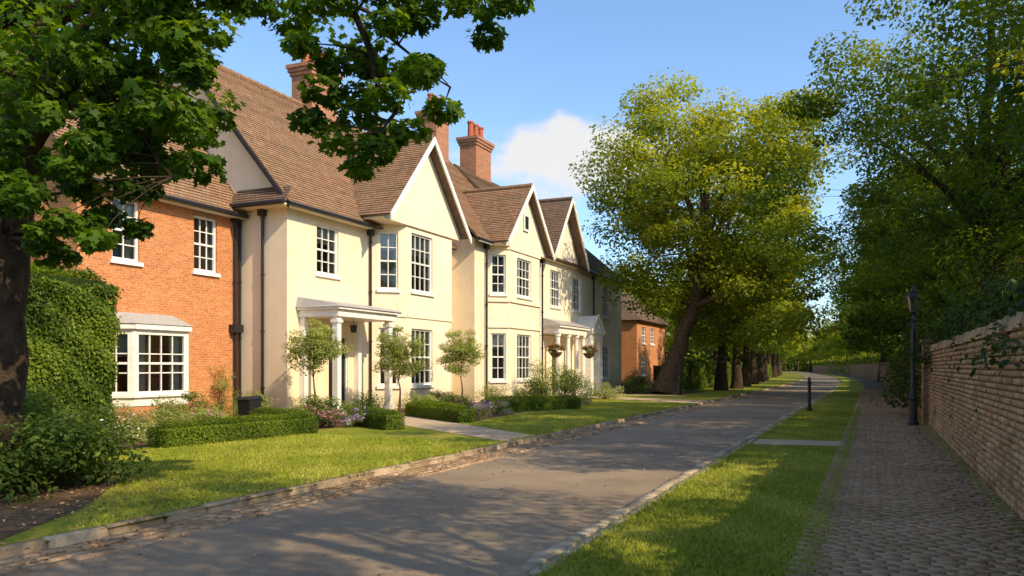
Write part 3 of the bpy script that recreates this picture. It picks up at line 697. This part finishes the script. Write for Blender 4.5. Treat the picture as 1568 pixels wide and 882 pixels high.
sh=[('large_shrub',(-9.5,6.9,.08),(1.35,1.1,1.25),9000,.07,'shrub',None,0),('large_shrub',(-11.4,7.4,.08),(1.4,1.3,1.5),8000,.07,'shrub',None,0),('large_shrub',(-12.6,8.8,.08),(1.5,1.2,1.35),6000,.07,'shrub','whitef',60),
('shrub',(-15.2,14.4,.1),(.9,.9,.75),3500,.05,'olive',None,0),('shrub',(-14.2,12.2,.1),(.9,.9,.75),3000,.05,'olive','whitef',90),('shrub',(-13.8,14.0,.1),(.8,.8,.6),3000,.045,'olive','pink',50),('shrub',(-16.8,16.6,.1),(.8,.9,.85),3500,.05,'shrub',None,0),('shrub',(-16.7,18.9,.1),(.75,.75,.9),3200,.05,'olive',None,0),
('flowering_shrub',(-12.7,16.9,.1),(.65,.7,.5),2800,.04,'shrub','pink',230),('shrub',(-13.6,18.2,.1),(.7,.7,.85),3400,.05,'shrub',None,0),('shrub',(-12.6,18.7,.1),(.65,.65,.8),3200,.045,'shrub',None,0),('lavender',(-11.9,17.6,.1),(.6,.6,.45),2400,.035,'olive','purple',300),
('shrub',(-14.6,19.0,.1),(.7,.7,.8),3000,.045,'olive',None,0),('shrub',(-14.0,20.0,.1),(.7,.7,.6),2500,.045,'olive',None,0),('shrub',(-14.0,24.3,.1),(.9,.9,.95),3200,.05,'olive',None,0),('shrub',(-12.8,24.2,.1),(.8,.7,.75),2600,.05,'shrub',None,0),('flowering_shrub',(-11.4,22.6,.1),(.6,.6,.55),2400,.05,'shrub','pink',100),('lavender',(-10.7,21.6,.1),(.6,.6,.42),2000,.035,'olive','purple',260),('lavender',(-10.9,23.4,.1),(.5,.5,.4),1500,.035,'olive','purple',160),
('shrub',(-15.0,27.5,.1),(.7,1.3,.8),2500,.05,'shrub',None,0),('shrub',(-14,29.8,.1),(.9,1,1.0),2500,.05,'olive',None,0),('shrub',(-13,32,.1),(1.1,1.3,1.2),3800,.06,'shrub',None,0),('shrub',(-12.2,34.5,.1),(1.1,1.3,1.4),3800,.06,'shrub',None,0),('shrub',(-13.3,36,.1),(1.1,1.2,1.9),3800,.07,'shrub',None,0),('shrub',(-13.4,33.8,.1),(.7,.7,2.4),2600,.07,'olive',None,0),
('flowering_shrub',(-10.9,31,.1),(.8,1.1,.6),2200,.05,'olive','purple',120),('shrub',(-11.7,37.5,.1),(1.1,1.1,.9),2600,.06,'olive','purple',120),('shrub',(-12.5,45.5,.1),(1.2,1.2,1),2500,.07,'shrub',None,0),('flowering_shrub',(-11.2,47.5,.1),(1.2,1.5,.9),2500,.07,'olive','purple',260),('shrub',(-13,49,.1),(1.3,1.5,1.3),2500,.07,'shrub',None,0),('shrub',(-11.2,51,.1),(1.3,1.5,1.6),2500,.08,'shrub',None,0),
('climbing_rose',(-18.45,19.5,.1),(.3,.4,1.9),1600,.05,'olive',None,0)]
for i,(nm,l,r,n,lf,mt,fl,nf) in enumerate(sh): shrub(nm,(l[0],l[1],.08),r,n,lf,M[mt],100+i,fl,nf)
for i,(x,y,zt,zb,r) in enumerate(((-15.0,19.6,3.1,1.2,.92),(-14.3,23.2,2.9,1.05,.9),(-13.8,26.7,3.1,1.1,.95))):
    build_tree('olive_tree',(x,y,.08),[(0,0,0),(.03,.02,.7),(-.02,0,zb),(0,0,(zt+zb)/2)],.038,(0,0,(zt+zb)/2),(r,r,(zt-zb)/2),75,140,.06,.27,M['olive'],M['bark'],40+i,OV,.05,nl=6)
# ---------------------------------------------------------------- trees
TH=math.radians(23.79)
rg=np.random.default_rng(5); ex=[]
L0=6.25
def addr(n,l0,l1,d0,d1,z0,z1,r):
    for _ in range(n): ex.append((rg.uniform(l0,l1)+L0,rg.uniform(d0,d1)-9.8,rg.uniform(z0,z1),r*rg.uniform(.7,1.3)))
addr(62,-7.6,-3.5,8.0,11.5,4.8,6.6,.48)
addr(20,-6.8,-4.0,8.2,10.6,3.9,4.8,.36)
addr(18,-5.4,-3.7,8.3,9.6,3.0,4.0,.27)
addr(9,-5.1,-4.2,8.3,9.4,2.7,3.2,.2)
addr(12,-4.4,-3.2,8.4,9.4,3.7,4.8,.28)
addr(14,-3.8,-2.95,8.3,9.0,4.5,5.7,.27)
addr(50,-10,-1,7.5,13,6.6,9.5,.75)
for l,z in ((-2.44,5.36),(-2.09,5.33),(-1.75,5.26),(-1.33,5.33),(-.99,5.19),(-1.95,4.85),(-1.54,4.78),(-1.2,4.71),(-.89,4.5),(-2.16,4.19),(-1.92,4.06),(-1.68,4.3),(-1.4,4.09),(-1.13,4.16),(-.75,4.3),(-1.68,3.75),(-1.44,3.78),(-1.27,5.05),(-.65,5.36),(-.34,5.4),(0,5.5),(.25,5.5),(-.27,5.2),(-2.8,5.55),(-1.5,5.6),(-.6,5.7),(-1.7,4.55),(-1.3,4.4),(-2.2,4.9),(-1.0,4.9),(-1.6,5.05),(-1.1,5.45),(-2.0,4.45)):
    ex.append((l+L0,8.6-9.8+rg.uniform(-.5,.5),z,.25*rg.uniform(.8,1.25)))
mx_,my_=.9150*-L0-.4034*9.8,.4034*-L0+.9150*9.8
G=[([(.6,0,5.6),(2.1,-.6,6.1),(3.7,-1.1,5.95),(4.6,-1.2,5.2),(5.0,-1.2,4.3),(4.9,-1.2,3.8)],.08),([(2.3,-.6,6.1),(4.3,-1.0,5.95),(5.7,-1.2,5.6),(6.5,-1.2,5.5)],.05),([(.25,.1,4.2),(1.0,-.3,4.6),(2.0,-.8,4.3),(2.6,-1.0,3.6)],.06),([(3.7,-1.1,5.9),(4.7,-1.1,5.3),(5.6,-1.2,4.5)],.04)]
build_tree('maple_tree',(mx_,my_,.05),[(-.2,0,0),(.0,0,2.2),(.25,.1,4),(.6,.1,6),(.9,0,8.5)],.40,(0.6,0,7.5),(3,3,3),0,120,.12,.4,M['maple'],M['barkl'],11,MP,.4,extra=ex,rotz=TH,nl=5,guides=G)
low=[(rg.uniform(2.5,8.0),rg.uniform(-3.5,3.5),rg.uniform(3.4,7.5),1.3*rg.uniform(.7,1.2)) for _ in range(30)]
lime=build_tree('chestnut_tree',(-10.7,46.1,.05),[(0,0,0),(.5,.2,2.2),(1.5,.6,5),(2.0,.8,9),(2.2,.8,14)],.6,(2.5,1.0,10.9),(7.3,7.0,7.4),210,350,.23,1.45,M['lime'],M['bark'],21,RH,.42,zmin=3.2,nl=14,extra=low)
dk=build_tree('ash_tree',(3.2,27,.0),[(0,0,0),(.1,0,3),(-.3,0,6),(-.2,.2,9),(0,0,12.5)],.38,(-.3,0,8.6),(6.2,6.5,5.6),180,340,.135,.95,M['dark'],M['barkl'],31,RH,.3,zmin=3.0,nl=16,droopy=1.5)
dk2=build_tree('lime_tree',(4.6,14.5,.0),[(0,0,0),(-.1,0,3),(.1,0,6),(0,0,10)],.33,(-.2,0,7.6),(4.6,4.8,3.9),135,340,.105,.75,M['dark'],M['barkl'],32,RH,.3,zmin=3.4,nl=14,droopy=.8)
far=build_tree('lime_tree',(-9.0,54,.0),[(0,0,0),(.1,0,2.5),(.2,0,5),(0,0,9)],.34,(.2,0,7.0),(4.6,4.6,4.3),90,140,.27,1.05,M['lime'],M['barkl'],33,RH,.35,zmin=3.3,nl=9)
fard=build_tree('ash_tree',(3.0,50,.0),[(0,0,0),(.1,0,2.5),(.2,0,5),(0,0,9)],.36,(-.2,0,7.2),(5.4,5.4,5.4),90,150,.27,1.2,M['dark'],M['barkl'],34,RH,.35,zmin=1.8,nl=9)
inst('lime_tree',dk2,(5.2,3.4,0),2.1,(.95,.95,1.0)); inst('lime_tree',dk2,(5.5,-3.5,0),4.0,1.1)  # out-of-view trees, added to shade the foreground road
inst('ash_tree',dk,(3.4,39,0),1.,.85)
for i,(x,y,s,r) in enumerate(((2.8,62,1.,3.3),(2.0,76,1.,.4),(1,92,1,5))): inst('ash_tree',fard,(x,y,0),r,s)
for i,(x,y,s,r) in enumerate(((-8.7,59,.95,2.6),(-9.1,66,.95,.2),(-9.6,75,1.0,3.9),(-10.4,86,1.05,1.9),(-11.4,98,1.1,5.1))): inst('lime_tree',far,(x,y,0),r,s)
dt=empty('distant_trees')
rr=random.Random(3)
for y in range(112,330,17):
    c=curve(y)
    inst('tree',far,(-11+c,y,0),rr.uniform(0,6),rr.uniform(1.1,1.3),dt); inst('tree',far,(3+c,y+6,0),rr.uniform(0,6),rr.uniform(1.1,1.3),dt)
for x,y,s in ((-24,60,1.2),(-30,50,1.3),(-33,38,1.2),(-22,90,1.2),(-28,98,1.4),(-18,104,1.2),(-26,118,1.4),(-34,24,1.2),(-32,6,1.2)):
    inst('tree',far,(x,y,0),rr.uniform(0,6),s,dt)
for x,y in ((9,20),(11,32),(8,46),(9,62),(8,84),(8,108),(-13,350),(-28,345),(-45,350),(0,335),(-36,320)):
    inst('tree',fard,(x,y,0),rr.uniform(0,6),rr.uniform(1.1,1.4),dt)
hedge('ivy_hedge',(2.45,4),(2.45,44),1.5,2.5,.10,M['ivy'],330,50,.3,.28)
for i,y in enumerate(np.arange(10,46,3.4)): shrub('ivy_bush',(2.2+random.uniform(-.2,.3),y,1.5),(1.0,1.7,random.uniform(1.4,2.4)),3400,.09,M['ivy'],300+i)
for i,(x,y,hh) in enumerate(((2.3,28.5,3.4),(3.0,33,4.5),(2.6,39,4.8),(3.0,47,5),(2.8,55,5))): shrub('tall_bush',(x,y,.3),(1.7,2.8,hh),5000,.16,M['ivy' if i<3 else 'dark'],340+i,shape=RH)
hedge('far_hedge',(-11.5,60),(-12.5,110),1.2,1.9,.14,M['hedge'],120,51)
hedge('far_hedge',(3.2,46),(1.9,110),1.4,3.2,.16,M['hedge'],110,52,bump_=.3)
hedge('woodland_edge',(-15,112),(-49,335),3,3.5,.5,M['lime'],9,53,bump_=.8)
hedge('woodland_edge',(4,112),(-21,335),3,3.5,.5,M['lime'],9,54,bump_=.8)
hedge('woodland_edge',(-90,338),(40,338),5,7,.7,M['lime'],6,55,bump_=1.0)
hedge('woodland_edge',(-70,130),(-16,128),4,6,.5,M['lime'],9,56,bump_=.8)
ex=[(rg.uniform(-1.2,1.2),rg.uniform(-1,1),rg.uniform(4.0,6.6),.35*rg.uniform(.6,1.3)) for _ in range(30)]
build_tree('sunlit_branch',(2.9,12.6,0),[(0,0,0),(.1,0,2.5),(-.1,0,4.5),(0,0,6)],.07,(0,0,5),(1,1,1),0,80,.085,.3,M['yel'],M['bark'],61,OV,extra=ex,nl=5)  # stands for the right-hand tree's sunlit near branch, brightness painted in its leaves
fe=empty('wooden_fence'); mb=MB()
y=53.0
while y<64:
    mb.box(-13.2,-13.17,y,y+.14,.1,1.7+random.uniform(-.02,.02)); y+=.15
mb.box(-13.17,-13.1,53,64,.5,.6); mb.box(-13.17,-13.1,53,64,1.4,1.5); mb.obj('fence_boards',noisy('weathered_wood',(.2,.13,.08),(.36,.24,.15),5),fe)
# ---------------------------------------------------------------- street furniture
lp=empty('street_lamp',(1.0,24.0,.05)); lp.scale=(.85,.85,.88); mb=MB()
mb.lathe((0,0,0),[(.16,0),(.16,.1),(.12,.16),(.12,.75),(.14,.8),(.14,.86),(.07,.95),(.055,1.6),(.05,3.1),(.08,3.14),(.05,3.2),(.04,3.3),(.1,3.38)],14)
mb.tube((-.28,0,3.0),(.28,0,3.0),.018,.018,6)
mb.lathe((0,0,3.38),[(.10,0),(.12,.02)],6)
for k in range(6):
    t=math.pi/3*k; mb.tube((.11*math.cos(t),.11*math.sin(t),3.4),(.2*math.cos(t),.2*math.sin(t),3.85),.014,.014,4)
mb.lathe((0,0,3.85),[(.22,0),(.22,.03),(.12,.18),(.07,.2),(.07,.26),(.03,.3),(.025,.36),(0,.4)],6)
mb.obj('post_and_lantern',M['black'],lp); mb=MB(); mb.lathe((0,0,3.4),[(.10,0),(.19,.45)],6); mb.obj('lantern_glass',M['glass'],lp)
bo=empty('bollard',(-2.0,30.3,.05)); mb=MB(); mb.lathe((0,0,0),[(.085,0),(.085,.12),(.06,.16),(.055,.95),(.075,.97),(.075,1.03),(.05,1.08),(.06,1.13),(.035,1.19),(0,1.2)],12); mb.obj('post',M['black'],bo)
bo=empty('bollard',(-9.5,43.9,.08)); mb=MB(); mb.lathe((0,0,0),[(.14,0),(.14,.12),(.10,.16),(.09,.65),(.12,.67),(.12,.73),(.06,.8),(0,.85)],12); mb.obj('post',M['black'],bo)
bi=empty('litter_bin',(-15.9,17.9,.08)); mb=MB(); mb.hexa([Vector(p) for p in ((-.18,-.2,0),(.18,-.2,0),(.18,.2,0),(-.18,.2,0),(-.22,-.25,.62),(.22,-.25,.62),(.22,.25,.62),(-.22,.25,.62))])
mb.hexa([Vector(p) for p in ((-.25,-.28,.625),(.25,-.28,.625),(.25,.28,.625),(-.25,.28,.625),(-.22,-.25,.68),(.2,-.2,.72),(.2,.2,.72),(-.22,.25,.68))]); mb.tube((-.22,-.2,.08),(-.22,.2,.08),.08,.08,10); mb.obj('bin_body',M['black'],bi)
for i,(x,y,z) in enumerate(((-14.15,37.4,2.3),(-13.7,41.2,2.3))):
    hb=shrub('hanging_basket',(x,y,z),(.48,.48,.42),1600,.06,M['shrub'],400+i,'red',160)
    mb=MB(); mb.lathe((0,0,0),[(.02,-.26),(.2,-.18),(.32,-.02),(.34,.03)],12); mb.obj('basket_bowl',M['bark'],hb)
    mb=MB()
    for k in range(3): mb.tube((.3*math.cos(k*2.1),.3*math.sin(k*2.1),.03),(0,0,.85),.01,.01,4)
    mb.tube((0,0,.85),(-.85,0,.85),.015,.015,5); mb.obj('chains_and_bracket',M['black'],hb)
# ---------------------------------------------------------------- sky, sun
EL=math.radians(38); sx,sy=.96,-.26
w=bpy.data.worlds.new('World'); scene.world=w; w.use_nodes=True; nt=w.node_tree; bg=nt.nodes['Background']
sk=nt.nodes.new('ShaderNodeTexSky'); sk.sky_type='NISHITA'; sk.sun_disc=False; sk.sun_elevation=EL; sk.sun_rotation=math.atan2(sx,sy); sk.air_density=1.0; sk.dust_density=1.0; sk.ozone_density=1.3
tc=N(nt,'ShaderNodeTexCoord').outputs['Generated']
cd=Vector((-.350,.936,.245)).normalized()
sub=N(nt,'ShaderNodeVectorMath',operation='SUBTRACT'); sub.inputs[1].default_value=cd; nt.links.new(tc,sub.inputs[0])
mp=N(nt,'ShaderNodeMapping'); mp.vector_type='POINT'; mp.inputs['Scale'].default_value=(5.4,5.4,18); nt.links.new(sub.outputs[0],mp.inputs[0])
ln=N(nt,'ShaderNodeVectorMath',operation='LENGTH'); nt.links.new(mp.outputs[0],ln.inputs[0])
nz=N(nt,'ShaderNodeTexNoise'); nz.inputs['Scale'].default_value=11; nz.inputs['Detail'].default_value=9; nz.inputs['Roughness'].default_value=.55
mp2=N(nt,'ShaderNodeMapping'); mp2.inputs['Scale'].default_value=(1,1,1.9); nt.links.new(tc,mp2.inputs[0]); nt.links.new(mp2.outputs[0],nz.inputs['Vector'])
ma=N(nt,'ShaderNodeMath',operation='MULTIPLY_ADD'); ma.inputs[1].default_value=2.4; nt.links.new(nz.outputs[0],ma.inputs[0])
mi=N(nt,'ShaderNodeMath',operation='MULTIPLY'); mi.inputs[1].default_value=-1; nt.links.new(ln.outputs[1],mi.inputs[0]); nt.links.new(mi.outputs[0],ma.inputs[2])
mr=N(nt,'ShaderNodeMapRange'); mr.interpolation_type='SMOOTHSTEP'; mr.inputs['From Min'].default_value=.15; mr.inputs['From Max'].default_value=.8; mr.inputs['To Max'].default_value=.95; nt.links.new(ma.outputs[0],mr.inputs[0])
skc=mixc(nt,sk.outputs[0],(1.35,1.55,1.75),1.0,'MULTIPLY')
col=mixc(nt,skc,(6.0,5.9,5.8),mr.outputs[0])
nt.links.new(col,bg.inputs['Color']); bg.inputs['Strength'].default_value=.15
sd=bpy.data.lights.new('sun','SUN'); sd.energy=5.4; sd.angle=math.radians(.5); sd.color=(1,.835,.57)
so=link(bpy.data.objects.new('sun',sd)); S=Vector((sx*math.cos(EL),sy*math.cos(EL),math.sin(EL))); so.rotation_euler=S.to_track_quat('Z','Y').to_euler(); so.location=(20,-10,30)
# ---------------------------------------------------------------- camera
cam=bpy.data.cameras.new('camera'); co=link(bpy.data.objects.new('camera',cam)); scene.camera=co
cam.sensor_width=36; cam.lens=36*1250/1568; cam.clip_end=2000; cam.clip_start=.05
co.location=(0,0,1.6); co.rotation_euler=(math.radians(90),0,TH); cam.shift_y=(562-441)/1568
scene.view_settings.view_transform='Standard'; scene.view_settings.look='None'; scene.view_settings.exposure=0
